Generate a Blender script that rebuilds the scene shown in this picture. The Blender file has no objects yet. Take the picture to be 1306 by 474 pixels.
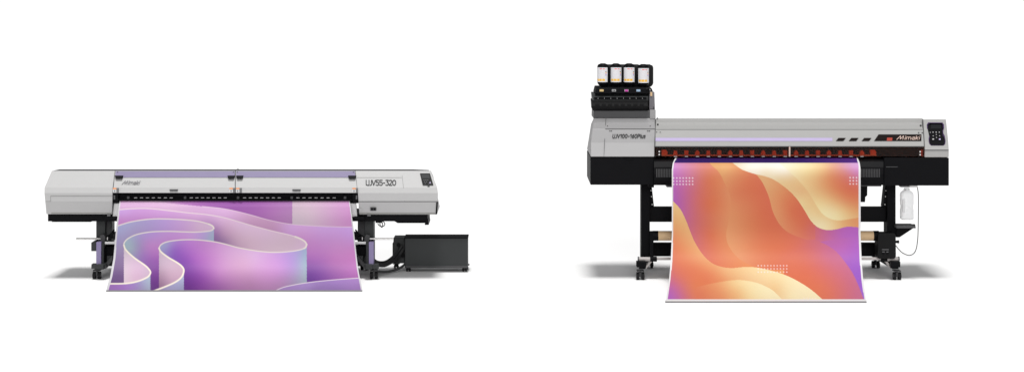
import bpy, bmesh, math, random
import numpy as np
from mathutils import Vector, Matrix
random.seed(4)
S = bpy.context.scene
COL = S.collection
PI = math.pi

# ------------------------------------------------------------------ camera geometry (survey of the photograph)
H, D, K = 2.2, 14.0, 2296.0            # camera height, distance to the plane Y=0, focal length in photo pixels

YOFF = 0.0                              # sets a whole assembly deeper into the scene
def W(px, py, Y):
    """point standing on the plane Y whose survey reading is (px, py)"""
    Y = Y + YOFF; d = D + Y
    return Vector(((px - 653.0) * d / K, Y, H - (py + 4.0) * d / K))

def WX(px, Y): return (px - 653.0) * (D + Y) / K
def WZ(py, Y): return H - (py + 4.0) * (D + Y) / K

def lin(c):
    return tuple(((v / 255.0) / 12.92) if v / 255.0 <= 0.04045 else ((v / 255.0 + 0.055) / 1.055) ** 2.4 for v in c)

# ------------------------------------------------------------------ materials
def mat(name, rgb, rough=0.5, metal=0.0, noise=0.04, scale=14.0, bump=0.0, bscale=400.0, coat=0.0, spec=0.25):
    m = bpy.data.materials.new(name); m.use_nodes = True
    nt = m.node_tree; b = nt.nodes['Principled BSDF']
    b.inputs['Roughness'].default_value = rough
    b.inputs['Metallic'].default_value = metal
    b.inputs['Coat Weight'].default_value = coat
    b.inputs['Specular IOR Level'].default_value = spec
    tc = nt.nodes.new('ShaderNodeTexCoord')
    nz = nt.nodes.new('ShaderNodeTexNoise'); nz.inputs['Scale'].default_value = scale; nz.inputs['Detail'].default_value = 4
    nt.links.new(tc.outputs['Object'], nz.inputs['Vector'])
    mx = nt.nodes.new('ShaderNodeMix'); mx.data_type = 'RGBA'
    mx.inputs[6].default_value = (*[v * (1 - noise) for v in rgb], 1)
    mx.inputs[7].default_value = (*[min(1, v * (1 + noise)) for v in rgb], 1)
    nt.links.new(nz.outputs['Fac'], mx.inputs[0]); nt.links.new(mx.outputs[2], b.inputs['Base Color'])
    if bump:
        n2 = nt.nodes.new('ShaderNodeTexNoise'); n2.inputs['Scale'].default_value = bscale
        nt.links.new(tc.outputs['Object'], n2.inputs['Vector'])
        bp = nt.nodes.new('ShaderNodeBump'); bp.inputs['Strength'].default_value = bump; bp.inputs['Distance'].default_value = 0.001
        nt.links.new(n2.outputs['Fac'], bp.inputs['Height']); nt.links.new(bp.outputs['Normal'], b.inputs['Normal'])
    return m

def mat_attr(name, rough=0.45, coat=0.0):
    m = bpy.data.materials.new(name); m.use_nodes = True
    nt = m.node_tree; b = nt.nodes['Principled BSDF']
    a = nt.nodes.new('ShaderNodeAttribute'); a.attribute_name = 'print'
    nt.links.new(a.outputs['Color'], b.inputs['Base Color'])
    b.inputs['Roughness'].default_value = rough; b.inputs['Coat Weight'].default_value = coat
    b.inputs['Coat Roughness'].default_value = 0.25
    b.inputs['Specular IOR Level'].default_value = 0.12
    return m

def mat_glass(name, rgb, gloss=0.12):
    m = bpy.data.materials.new(name); m.use_nodes = True
    nt = m.node_tree; nt.nodes.clear()
    o = nt.nodes.new('ShaderNodeOutputMaterial'); t = nt.nodes.new('ShaderNodeBsdfTransparent'); g = nt.nodes.new('ShaderNodeBsdfGlossy')
    t.inputs[0].default_value = (*rgb, 1); g.inputs['Roughness'].default_value = 0.1; g.inputs[0].default_value = (.6, .6, .6, 1)
    f = nt.nodes.new('ShaderNodeFresnel'); f.inputs[0].default_value = 1.3
    mm = nt.nodes.new('ShaderNodeMixShader')
    nt.links.new(f.outputs[0], mm.inputs[0]); nt.links.new(t.outputs[0], mm.inputs[1]); nt.links.new(g.outputs[0], mm.inputs[2])
    nt.links.new(mm.outputs[0], o.inputs[0])
    return m

M = dict(
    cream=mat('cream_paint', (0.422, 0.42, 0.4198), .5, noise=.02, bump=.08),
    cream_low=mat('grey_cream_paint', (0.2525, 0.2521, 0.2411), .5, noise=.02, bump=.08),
    grey=mat('silver_grey_paint', (0.3276, 0.3251, 0.3192), .42, noise=.02, bump=.08),
    grey_side=mat('cool_grey_paint', (0.2925, 0.2886, 0.2925), .45, noise=.02, bump=.08),
    panel_side=mat('mid_grey_paint', (0.12, 0.114, 0.126), .5, noise=.03),
    purple=mat('violet_paint', (0.2232, 0.1872, 0.3312), .5, noise=.03),
    lidpurple=mat('violet_lid_paint', (0.2009, 0.1722, 0.287), .5, noise=.03),
    lilac=mat('lilac_band', (0.416, 0.352, 0.550), .5, noise=.03),
    black=mat('black_plastic', (.0035, .0035, .0045), .5, noise=.15, bump=.2, spec=.07),
    blacker=mat('deep_black', (.004, .004, .005), .7, noise=.1, spec=.08),
    rubber=mat('black_rubber', (.012, .012, .013), .75, noise=.2, spec=.15),
    charcoal=mat('charcoal_metal', (0.0288, 0.0312, 0.032), .5, noise=.06, bump=.2),
    dgrey=mat('dark_grey_metal', (.055, .055, .058), .5, noise=.08),
    mgrey=mat('medium_grey_metal', (.12, .12, .125), .5, noise=.06),
    ridge=mat('satin_dark_plastic', (.0095, .0095, .010), .6, noise=.1, spec=.07),
    steel=mat('steel', (.55, .54, .53), .28, metal=1.0, noise=.04),
    tube=mat('pale_tube', (.52, .52, .52), .4, noise=.03),
    white=mat('white_plastic', (.72, .72, .72), .5, noise=.02),
    paper_back=mat('white_board', (.70, .70, .71), .7, noise=.01),
    kraft=mat('kraft_paper', (0.6, 0.425, 0.247), .7, noise=.10, scale=60),
    kraft_end=mat('kraft_core', (.36, .24, .13), .8, noise=.1),
    seam=mat('dark_panel_joint', (.10, .10, .10), .8, noise=.05),  # one even dark grey for panel joint lines
    seam_soft=mat('panel_joint', (.24, .24, .235), .7, noise=.05),
    ink=mat('lettering_ink', (.035, .035, .037), .6, noise=.05),
    inkblack=mat('black_lettering', (.006, .006, .007), .6, noise=.05),
    inkgrey=mat('grey_lettering', (.20, .195, .21), .6, noise=.05),
    brass=mat('pinkish_lettering', (.60, .44, .38), .4, noise=.05),
    orange=mat('orange_sticker', (.72, .25, .06), .6, noise=.05),
    cable=mat('dark_cable', (.02, .02, .021), .6, noise=.1),
    yellow=mat('yellow_tag', (0.6, 0.45, 0.21), .6), magenta=mat('magenta_tag', (0.465, 0.056, 0.315), .6),
    sky=mat('pale_blue_tag', (0.3, 0.4125, 0.54), .6), silver=mat('silver_tag', (0.44, 0.44, 0.44), .6),
    amber=mat('red_roller', (.62, .52, .46), .5, noise=.1),
    darkred=mat('dark_red_window', (.022, .004, .003), .2, noise=.3, coat=.3),
    redpaint=mat('red_mark', (.34, .035, .018), .5),
    contact_shade=mat('contact_shadow_grey', (.20, .20, .205), .5, noise=.03),
    recess=mat('tray_recess', (.0075, .0075, .008), .5, noise=.1, spec=.1),
    pad=mat('milky_recess', (.66, .665, .67), .5),
    wheelgrey=mat('satin_silver_paint', (.46, .43, .42), .35, noise=.05),
    dark_red_glass=mat('smoked_red', (.006, .0025, .002), .5, spec=.08),
    screen=mat('dark_screen', (.010, .011, .013), .4, spec=.1),
    violet_edge=mat('violet_trim', (.07, .03, .12), .5),
    pane=mat_glass('red_tinted_pane', (.84, .44, .30)),
    art=mat_attr('printed_film', .5, .0), artg=mat_attr('printed_gloss_film', .5, .0), lab=mat_attr('printed_label', .5),
)
def mat_bottle():
    m = bpy.data.materials.new('translucent_plastic'); m.use_nodes = True
    nt = m.node_tree; b = nt.nodes['Principled BSDF']; out = nt.nodes['Material Output']
    b.inputs['Base Color'].default_value = (.88, .885, .89, 1); b.inputs['Roughness'].default_value = .35
    t = nt.nodes.new('ShaderNodeBsdfTransparent'); t.inputs[0].default_value = (.97, .975, .98, 1)
    mx = nt.nodes.new('ShaderNodeMixShader'); mx.inputs[0].default_value = .5
    nt.links.new(t.outputs[0], mx.inputs[1]); nt.links.new(b.outputs[0], mx.inputs[2]); nt.links.new(mx.outputs[0], out.inputs[0])
    return m
M['milky'] = mat_bottle()

# ------------------------------------------------------------------ mesh helpers
def thing(name, label, cat, loc, group=None, rotz=0):
    o = bpy.data.objects.new(name, None); COL.objects.link(o)
    o.location = loc; o.rotation_euler = (0, 0, rotz); o.empty_display_size = .1
    o['label'] = label; o['category'] = cat
    if group: o['group'] = group
    o['_root'] = list(loc)
    return o

def root_of(o):
    while o.parent: o = o.parent
    return Vector(o.location)

class MB:
    def __init__(s): s.v = []; s.f = []; s.sm = []
    def add(s, vs, fs, smooth=False):
        n = len(s.v); s.v += [Vector(v) for v in vs]; s.f += [[i + n for i in f] for f in fs]; s.sm += [smooth] * len(fs); return s
    def prism(s, pts, yf, yb=None, thick=None):
        """outline in survey readings; front face on yf (number or function of the row), real depth back to yb"""
        f = yf if callable(yf) else (lambda p, q=yf: q)
        front = [W(x, y, f(y)) for x, y in pts]
        back = [Vector((p.x, (p.y + thick) if yb is None else yb + YOFF, p.z)) for p in front]
        n = len(pts)
        fs = [list(range(n)), list(range(2 * n - 1, n - 1, -1))] + [[i, (i + 1) % n, (i + 1) % n + n, i + n] for i in range(n)]
        return s.add(front + back, fs)
    def rect(s, x0, y0, x1, y1, yf, yb=None, thick=None):
        return s.prism([(x0, y0), (x1, y0), (x1, y1), (x0, y1)], yf, yb, thick)
    def loft(s, rows, yback, drop=.06, bottom=None):
        """rows (Y, py, xl, xr) down the front; closes to the back plane"""
        rows = [(Y + YOFF, py, a, b) for Y, py, a, b in rows]; yback += YOFF
        P = [(Y, WZ(py, Y), WX(a, Y), WX(b, Y)) for Y, py, a, b in rows]
        zb = P[-1][1] if bottom is None else bottom
        P.append((yback, zb, P[-1][2], P[-1][3]))
        P.append((yback, P[0][1] - drop, P[0][2], P[0][3]))
        n = len(P)
        vs = [Vector((p[2], p[0], p[1])) for p in P] + [Vector((p[3], p[0], p[1])) for p in P]
        fs = [[i, (i + 1) % n, (i + 1) % n + n, i + n] for i in range(n)] + [list(range(n)), list(range(2 * n - 1, n - 1, -1))]
        return s.add(vs, fs)
    def slant(s, x0, x1, y0, dx, y1, z0, z1):
        vs = [(x + (dx if y == y1 else 0), y, z) for x in (x0, x1) for y in (y0, y1) for z in (z0, z1)]
        return s.add(vs, [[0, 1, 3, 2], [4, 6, 7, 5], [0, 4, 5, 1], [2, 3, 7, 6], [0, 2, 6, 4], [1, 5, 7, 3]])
    def box(s, x0, x1, y0, y1, z0, z1):
        vs = [(x, y, z) for x in (x0, x1) for y in (y0, y1) for z in (z0, z1)]
        return s.add(vs, [[0, 1, 3, 2], [4, 6, 7, 5], [0, 4, 5, 1], [2, 3, 7, 6], [0, 2, 6, 4], [1, 5, 7, 3]])
    def tube(s, pts, r, n=12, cap=True):
        pts = [Vector(p) for p in pts]; k = len(pts); rs = r if isinstance(r, (list, tuple)) else [r] * k
        rings = []; up = Vector((0, 0, 1)); ref = None
        for i, p in enumerate(pts):
            t = (pts[min(i + 1, k - 1)] - pts[max(i - 1, 0)]).normalized()
            if ref is None: ref = (up if abs(t.z) < .9 else Vector((0, 1, 0)))
            a = (ref - t * ref.dot(t)).normalized(); ref = a; b = t.cross(a)
            rings.append([p + rs[i] * (math.cos(2 * PI * j / n) * a + math.sin(2 * PI * j / n) * b) for j in range(n)])
        vs = [v for r_ in rings for v in r_]
        fs = [[i * n + j, i * n + (j + 1) % n, (i + 1) * n + (j + 1) % n, (i + 1) * n + j] for i in range(k - 1) for j in range(n)]
        s.add(vs, fs, True)
        if cap: s.add(rings[0] + rings[-1], [list(range(n - 1, -1, -1)), list(range(n, 2 * n))])
        return s
    def lathe(s, c, prof, n=28, smooth=True):
        c = Vector(c); vs = []; k = len(prof)
        for r, z in prof:
            vs += [c + Vector((r * math.cos(2 * PI * j / n), r * math.sin(2 * PI * j / n), z)) for j in range(n)]
        fs = [[i * n + j, i * n + (j + 1) % n, (i + 1) * n + (j + 1) % n, (i + 1) * n + j] for i in range(k - 1) for j in range(n)]
        s.add(vs, fs, smooth)
        return s.add(vs[:n] + vs[-n:], [list(range(n - 1, -1, -1)), list(range(n, 2 * n))])
    def build(s, name, m, parent=None, bevel=0.0, label=None, cat=None, group=None, origin=None):
        off = root_of(parent) if parent else Vector(origin or (0, 0, 0))
        me = bpy.data.meshes.new(name)
        me.from_pydata([tuple(v - off) for v in s.v], [], s.f); me.update()
        bm = bmesh.new(); bm.from_mesh(me)
        bmesh.ops.recalc_face_normals(bm, faces=bm.faces)
        for f_, q in zip(bm.faces, s.sm): f_.smooth = q
        bm.to_mesh(me); bm.free()
        me.materials.append(M[m] if isinstance(m, str) else m)
        o = bpy.data.objects.new(name, me); COL.objects.link(o)
        if parent: o.parent = parent
        else: o.location = off
        if bevel:
            md = o.modifiers.new('bevel', 'BEVEL'); md.width = bevel; md.segments = 2; md.limit_method = 'ANGLE'; md.angle_limit = .5
        if label: o['label'] = label
        if cat: o['category'] = cat
        if group: o['group'] = group
        return o

def smooth_curve(P, n=10):
    P = [np.array(p, float) for p in P]; Q = [2 * P[0] - P[1]] + P + [2 * P[-1] - P[-2]]; out = []
    for i in range(1, len(Q) - 2):
        for t in np.arange(n) / n:
            out.append(.5 * ((2 * Q[i]) + (Q[i + 1] - Q[i - 1]) * t + (2 * Q[i - 1] - 5 * Q[i] + 4 * Q[i + 1] - Q[i + 2]) * t * t + (-Q[i - 1] + 3 * Q[i] - 3 * Q[i + 1] + Q[i + 2]) * t ** 3))
    out.append(P[-1]); return out

def copy_tree(o, parent=None):
    c = o.copy(); COL.objects.link(c); c.parent = parent
    for ch in list(o.children): copy_tree(ch, c)
    return c

# ------------------------------------------------------------------ lettering (stroke glyphs, baseline 0, height 1)
def arc(cx, cy, rx, ry, a0, a1, n=8):
    return [(cx + rx * math.cos(math.radians(a0 + (a1 - a0) * i / n)), cy + ry * math.sin(math.radians(a0 + (a1 - a0) * i / n))) for i in range(n + 1)]
G = {
 'U': (.60, [[(0, 1), (0, .25)] + arc(.22, .22, .22, .22, 180, 270, 4) + [(.44, 0), (.5, 0), (.5, 1)]]),
 'J': (.42, [[(.32, 1), (.32, .2)] + arc(.14, .2, .18, .2, 0, -110, 5)]),
 'V': (.68, [[(0, 1), (.3, 0), (.6, 1)]]),
 '5': (.62, [[(.5, 1), (.06, 1), (.04, .58), (.3, .6)] + arc(.25, .3, .26, .3, 70, -100, 7) + [(.0, .04)]]),
 '-': (.46, [[(.04, .45), (.34, .45)]]),
 '3': (.60, [[(.02, 1), (.46, 1), (.24, .6)] + arc(.22, .3, .27, .3, 70, -100, 7) + [(.0, .04)]]),
 '2': (.62, [[(.02, .9)] + arc(.25, .74, .24, .26, 130, -20, 7) + [(.0, 0), (.52, 0)]]),
 '0': (.66, [arc(.27, .5, .27, .5, 90, 450, 14)]),
 '1': (.40, [[(.02, .8), (.24, 1), (.24, 0)]]),
 '6': (.62, [[(.42, 1), (.1, .55)] + arc(.27, .3, .25, .3, 150, 510, 12)]),
 'P': (.60, [[(0, 0), (0, 1), (.28, 1)] + arc(.28, .73, .24, .27, 90, -90, 6) + [(0, .46)]]),
 'l': (.20, [[(.06, 1), (.06, 0)]]),
 'u': (.52, [[(0, .7), (0, .2)] + arc(.2, .2, .2, .2, 180, 290, 4) + [(.4, .15), (.4, .7), (.4, 0)]]),
 's': (.46, [[(.38, .66), (.1, .68), (.02, .5), (.3, .36), (.36, .16), (.2, 0), (.0, .04)]]),
 'M': (1.30, [[(-.1, 0), (.42, 1), (.52, .1), (.98, 1), (1.02, 0)]]),
 'i': (.26, [[(.06, .68), (.06, 0)], [(.06, .88), (.06, 1.0)]]),
 'm': (1.02, [[(0, 0), (0, .68), (.3, .68), (.42, .55), (.42, 0)], [(.42, .6), (.55, .68), (.72, .68), (.84, .55), (.84, 0)]]),
 'a': (.66, [[(.06, .68), (.36, .68), (.48, .55), (.48, 0), (.12, 0), (.02, .16), (.12, .36), (.48, .38)]]),
 'k': (.60, [[(.02, 1), (.02, 0)], [(.44, .68), (.04, .32), (.46, 0)]]),
}
def lettering(name, text, x0, x1, ytop, ybot, yf, m, parent, weight=.15, slant=0.0, gaps=0.0):
    tot = sum(G[c][0] + gaps for c in text) - gaps
    h = ybot - ytop; sx = (x1 - x0) / tot; mb = MB(); pen = 0; k = 0
    hw = weight * h * .5
    for c in text:
        for st in G[c][1]:
            P = [(x0 + (pen + x) * sx + slant * y * h, ybot - y * h) for x, y in st]
            for a, b in zip(P, P[1:]):
                dx, dy = b[0] - a[0], b[1] - a[1]; L = math.hypot(dx, dy)
                if L < 1e-6: continue
                ux, uy = dx / L, dy / L; ex, ey = ux * hw * .6, uy * hw * .6; nx, ny = -uy * hw, ux * hw
                off = .004 + .0004 * (k % 4); k += 1
                mb.prism([(a[0] - ex + nx, a[1] - ey + ny), (b[0] + ex + nx, b[1] + ey + ny), (b[0] + ex - nx, b[1] + ey - ny), (a[0] - ex - nx, a[1] - ey - ny)],
                         (lambda p, o=off: yf(p) - o), thick=.0035)
        pen += G[c][0] + gaps
    return mb.build(name, m, parent)

def caster(parent, x, Yc, r, name='caster', w=.022, gap=.016):
    """twin wheel caster standing on the floor under a foot"""
    mb = MB(); mb.tube([(x, Yc + .01, r * 1.5), (x, Yc + .01, r * 2.35)], .010)
    mb.box(x - gap * .45, x + gap * .45, Yc - r * .5, Yc + r * .8, r * .8, r * 2.0)
    mb.box(x - .028, x + .028, Yc - .025, Yc + .045, r * 2.2, r * 2.5)
    c = mb.build(name, 'dgrey', parent, bevel=.002)
    for sgn in (-1, 1):
        a = x + sgn * gap * .5; b = x + sgn * (gap * .5 + w)
        wh = MB().tube([(a, Yc, r), (b, Yc, r)], r, 20); wh.build('wheel', 'rubber', c, bevel=.002)
        hb = MB().tube([(b, Yc, r), (b + sgn * .004, Yc, r)], r * .45, 14); hb.build('hub', 'mgrey', c)
    return c

# ------------------------------------------------------------------ artwork painter (numpy, printed on the sheets' vertices)
def inside(poly, X, Y):
    poly = np.array(poly); r = np.zeros(X.shape, bool); n = len(poly)
    for i in range(n):
        x0, y0 = poly[i]; x1, y1 = poly[(i + 1) % n]
        if y0 == y1: continue
        c = ((y0 > Y) != (y1 > Y)) & (X < (x1 - x0) * (Y - y0) / (y1 - y0) + x0); r ^= c
    return r
def dist(poly, X, Y):
    d = np.full(X.shape, 1e9)
    for (x0, y0), (x1, y1) in zip(poly, poly[1:]):
        dx, dy = x1 - x0, y1 - y0; L = dx * dx + dy * dy
        if L < 1e-9: continue
        t = np.clip(((X - x0) * dx + (Y - y0) * dy) / L, 0, 1)
        d = np.minimum(d, np.hypot(X - x0 - t * dx, Y - y0 - t * dy))
    return d
def grad(ctrl, X, Y, p=3.0, sy=1.0):
    # smooth multiquadric interpolation between colour stations
    P = np.array([(x, y) for x, y, c in ctrl], float); V = np.array([c for x, y, c in ctrl], float)
    n = len(P); c2 = 36.0
    A = np.sqrt(((P[:, None] - P[None]) ** 2).sum(-1) + c2)
    B = np.zeros((n + 1, n + 1)); B[:n, :n] = A - np.eye(n) * 2.0; B[:n, n] = 1; B[n, :n] = 1
    w = np.linalg.solve(B, np.vstack([V, np.zeros((1, 3))]))
    acc = np.zeros(X.shape + (3,)) + w[n]
    for i in range(n): acc += np.sqrt((X - P[i, 0]) ** 2 + (Y - P[i, 1]) ** 2 + c2)[..., None] * w[i]
    return np.clip(acc, V.min(0) - 6, V.max(0) + 6)
def fill(C, poly, ctrl, X, Y, **k):
    m = inside(poly, X, Y); C[m] = grad(ctrl, X[m], Y[m], **k)
def stroke(C, poly, X, Y, w, col):
    a = np.clip((w - dist(poly, X, Y)) / .5 + .5, 0, 1)[..., None]; C[:] = C * (1 - a) + np.array(col, float) * a

def drape(Y0, Y1, h, n=16):
    """Bezier sweep from hanging (Y0, height h) to lying on the floor (Y1), as (survey row, Y)"""
    P = np.array([(Y0, h), (Y0, h * .68), (Y0, h * .34), (Y0 + .30 * (Y1 - Y0), .05 * h), (Y1, .003)]); out = []
    for i in range(n + 1):
        t = i / n; Y, z = sum(c * t ** k * (1 - t) ** (4 - k) * P[k] for k, c in enumerate((1, 4, 6, 4, 1)))
        out.append(((H - z) * K / (D + Y) - 4.0, Y))
    return out
def sheet(name, pyt, pyb, Lout, Rout, prof, paint, m, nx, ny, label, cat, base, gain):
    rows = np.linspace(pyt, pyb, ny); s = np.linspace(0, 1, nx)
    PY = np.repeat(rows[:, None], nx, 1); L = np.interp(rows, *zip(*Lout)); R = np.interp(rows, *zip(*Rout))
    PX = L[:, None] + s[None, :] * (R - L)[:, None]
    pp, yy = zip(*prof)
    # smooth profile through the stations
    sm = np.array(smooth_curve([(a, b) for a, b in zip(pp, yy)], 14)); YY = np.interp(rows, sm[:, 0], sm[:, 1])
    Yg = np.repeat(YY[:, None], nx, 1); d = D + Yg
    V = np.stack([(PX - 653.0) * d / K, Yg, np.maximum(H - (PY + 4.0) * d / K, .003)], -1).reshape(-1, 3)
    C = paint(PX, PY) / 255.0
    C = np.where(C <= .04045, C / 12.92, ((C + .055) / 1.055) ** 2.4) * gain
    C = np.clip(C, 0, .9)
    V -= np.array(base)
    idx = np.arange(nx * ny).reshape(ny, nx)
    F = np.stack([idx[:-1, :-1], idx[1:, :-1], idx[1:, 1:], idx[:-1, 1:]], -1).reshape(-1, 4)
    me = bpy.data.meshes.new(name)
    me.vertices.add(len(V)); me.vertices.foreach_set('co', V.astype(np.float32).ravel())
    me.loops.add(F.size); me.loops.foreach_set('vertex_index', F.astype(np.int32).ravel())
    me.polygons.add(len(F)); me.polygons.foreach_set('loop_start', np.arange(0, F.size, 4, dtype=np.int32))
    me.polygons.foreach_set('loop_total', np.full(len(F), 4, np.int32)); me.update(calc_edges=True)
    me.polygons.foreach_set('use_smooth', np.ones(len(F), bool))
    at = me.color_attributes.new('print', 'FLOAT_COLOR', 'POINT')
    at.data.foreach_set('color', np.concatenate([C.reshape(-1, 3), np.ones((nx * ny, 1))], 1).astype(np.float32).ravel())
    me.materials.append(M[m]); me.update()
    o = bpy.data.objects.new(name, me); COL.objects.link(o); o.location = base
    o['label'] = label; o['category'] = cat
    return o

# ================================================================== LEFT PRINTER
PL = ((215.0, .115), (217.5, .10), (239, -.02), (246, -.04), (257, -.04), (273, -.01))
def YL(py): return float(np.interp(py, *zip(*PL)))
def YLo(o): return lambda p: YL(p) + o
def mir(px): return 599.2 - px
base = W(300, 357, 0); base.z = 0
LP = thing('wide_format_printer', 'lower and wider cream printer with violet lid strips, printing a violet sheet', 'printer', (base.x, .2, 0), 'large format printers')

# --- side housings
o = MB().loft([(.10, 217.5, 66, 146.6), (-.02, 239, 56.5, 144.0), (-.04, 246, 56.5, 143.5), (-.04, 256.6, 58, 143.3), (-.01, 273, 59, 143.1)], .50, .075).build('side_cover', 'cream', LP, .005, 'blank cream side cover at the left end')
g = MB(); g.rect(64.5, 249.2, 143, 249.9, YLo(-.0015), thick=.01); g.rect(57.8, 256.3, 64.8, 256.9, YLo(-.0015), thick=.01); g.rect(64.2, 249.9, 64.7, 256.9, YLo(-.0018), thick=.01); g.build('panel_gap', 'seam_soft', o)
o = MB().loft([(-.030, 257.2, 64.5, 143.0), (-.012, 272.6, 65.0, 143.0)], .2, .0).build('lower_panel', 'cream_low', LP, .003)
RC = MB().loft([(.10, 217.5, 452.9, 549.5), (-.02, 239, 455.2, 558), (-.04, 246, 456.7, 558.6), (-.04, 256.8, 457.2, 558.6), (-.01, 273.4, 458, 557.6)], .50, .075).build('side_cover', 'cream', LP, .005, 'cream side cover carrying the model lettering and keypad')
g = MB(); g.rect(454.8, 226.1, 512.6, 226.6, YLo(-.0015), thick=.01)
g.prism([(512.6, 223.6), (513.1, 223.6), (514.8, 239), (514.3, 239)], YLo(-.0015), thick=.01); g.prism([(514.3, 239.1), (514.8, 239.1), (516.6, 256.8), (516.1, 256.8)], YLo(-.0015), thick=.01)
g.build('panel_gap', 'seam_soft', RC)
MB().rect(457.2, 256.5, 558.4, 257.4, YLo(-.002), thick=.01).build('panel_gap', 'seam', RC)
lettering('model_lettering', 'UJV55-320', 467, 505.6, 229.6, 236.0, YL, 'ink', RC, .165)
MB().prism([(556.4, 258), (558.5, 257.6), (557.5, 273.0), (555.4, 273.2)], YLo(-.004), thick=.03).build('end_trim', 'black', RC)
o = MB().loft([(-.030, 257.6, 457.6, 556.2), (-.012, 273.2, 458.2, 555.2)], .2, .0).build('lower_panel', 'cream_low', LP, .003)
so = MB().rect(472.3, 264.4, 479.8, 268.6, YLo(-.012), thick=.02).build('socket', 'dgrey', LP, .001)
g = MB(); g.rect(473.4, 265.4, 475.6, 267.6, YLo(-.015), thick=.01); g.rect(476.5, 265.4, 478.7, 267.6, YLo(-.015), thick=.01); g.build('socket_hole', 'blacker', so)
g = MB(); g.prism([(458.2, 265.5), (459.4, 265), (460, 268.5), (458.8, 269)], YLo(-.012), thick=.01); g.rect(460.4, 266.5, 461.6, 267.9, YLo(-.012), thick=.01); g.build('sticker', 'tube', LP)
kp = MB().prism([(535.6, 221), (548.3, 221), (552.7, 236), (539.2, 236)], YLo(-.008), thick=.02).build('control_panel', 'recess', LP, .001)
g = MB().prism([(537.2, 222.2), (547.2, 222.2), (548.5, 227.2), (538.6, 227.2)], YLo(-.0095), thick=.01).build('display', 'screen', kp)
g = MB()
for r in range(3):
    for c in range(4):
        x = 540.2 + c * 2.4 + r * .8; y = 229 + r * 2.2
        if (r + c) % 4 != 3: g.rect(x, y, x + 1.1, y + .8, YLo(-.0105), thick=.01)
g.build('button', 'mgrey', kp)
MB().rect(547.8, 232.2, 549.2, 233.6, YLo(-.0105), thick=.01).build('button', 'lilac', kp)
MB().rect(545.2, 236.8, 548, 238, YLo(-.004), thick=.01).build('stop_mark', 'inkblack', kp)

# --- two lids
for i, (a0, a1, b0, b1) in enumerate([(147.0, 143.9, 299.7, 299.7), (300.4, 300.4, 452.6, 456.3)]):
    f = lambda q: a0 + (a1 - a0) * (q - 217.5) / 28.5
    h = lambda q: b0 + (b1 - b0) * (q - 217.5) / 28.5
    lid = MB().loft([(.102, 217.6, f(217.5), h(217.5)), (-.018, 239, f(239), h(239)), (-.036, 245.9, f(246), h(246))], .4, .06, bottom=WZ(245.9, -.036)).build('front_lid', 'cream', LP, .003, 'cream lid section with a violet strip')
    mb = MB().prism([(f(218.2) + .6, 218.2), (h(218.2) - .3, 218.2), (h(226) - .3, 226), (f(226) + .6, 226)], YLo(-.003), thick=.01); mb.build('violet_strip', 'lidpurple', lid)
    for (x0, x1) in ([(146.2, 156.8), (289.9, 299.3)], [(300.9, 310.2), (443.8, 454.2)])[i]:
        MB().prism([(x0, 224), (x1, 224), (x1 - 1.4, 227.9), (x0 + 1.4, 227.9)], YLo(-.02), thick=.03).build('latch', 'black', lid, .002)
    hx = (216, 372.6)[i]
    hd = MB().prism([(hx, 241.4), (hx + 11, 241.4), (hx + 10.3, 243.4), (hx + .7, 243.4)], YLo(-.006), thick=.01).build('handle', 'dgrey', lid, .001)
    for x in ((150, 297.6), (302.6, 450.6))[i]: MB().rect(x - .5, 218.7, x + .5, 219.8, YLo(-.006), thick=.01).build('screw', 'ink', lid)
lettering('maker_lettering', 'Mimaki', 156, 178.2, 230.4, 235.0, YL, 'inkgrey', LP, .13, .35)
for x in (144.0, 292.6, 301.0, 449.4):
    st = MB().rect(x, 239.6, x + 4.4, 245.3, YLo(-.004), thick=.008).build('sticker', 'tube', LP)
    MB().rect(x, 239.6, x + 4.4, 241.0, YLo(-.0055), thick=.004).build('sticker_band', 'orange', st)
    MB().rect(x + 1.2, 242.2, x + 3.0, 244.4, YLo(-.0055), thick=.004).build('sticker_mark', 'inkgrey', st)
    MB().rect(x + 4.5, 239.8, x + 7.0, 245.6, YLo(-.012), thick=.02).build('hinge_block', 'mgrey', LP, .001)

# --- dark back strip above the lids, slot, beam
MB().loft([(.125, 215.8, 76, 527), (.12, 217.4, 68, 545), (.12, 222, 68, 545)], .46, .075).build('top_rail', 'dgrey', LP)
for x in (302,): MB().rect(x, 215.5, x + 2.0, 216.0, .13, .15).build('rail_bump', 'dgrey', LP)
MB().rect(143.8, 245.4, 456.6, 259, .03, .45).build('print_slot', 'blacker', LP)
MB().rect(143.8, 247.2, 456.6, 248.2, .012, .03).build('guide_rail', 'black', LP)
MB().rect(151, 253.6, 449, 256.0, .0, .03).build('front_bar', 'black', LP, .002)
for a, b in ((171, 224), (242, 292.5), (310, 361.5), (378, 432)):
    n = 7; st = (b - a) / n
    for k in range(n): MB().rect(a + k * st, 251.7, a + k * st + 3.8, 252.5, .008, .02).build('gap_mark', 'silver', LP)
for x in (163.5, 236, 303.5, 372, 440): MB().rect(x - 1.5, 250.4, x + 1.5, 254.0, .004, .03).build('carriage_clip', 'dgrey', LP)
for x in (143.8, 449.6):
    MB().rect(x, 246.2, x + 7.0, 258.8, -.006, .04).build('slot_bracket', 'black', LP, .002)
    MB().rect(x + (1.0 if x < 300 else 4.2), 249, x + (3.0 if x < 300 else 6.0), 254, -.010, .0).build('bracket_cap', 'mgrey', LP)
for sx in (0, 1):
    q = (lambda v: mir(v)) if sx else (lambda v: v)
    a = sorted((q(144.6), q(154)))
    MB().prism([(q(145.4), 259.2), (q(155), 259.2), (q(153), 276), (q(143.6), 276)], .012, .05).build('edge_guide', 'white', LP, .001)
    MB().prism([(q(146.6), 261), (q(151), 261), (q(150), 274), (q(145.6), 274)], .010, .02).build('edge_guide_face', 'white', LP)
MB().rect(61, 272.6, 545.5, 282, .03, .40).build('base_beam', 'black', LP, .003)
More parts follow.
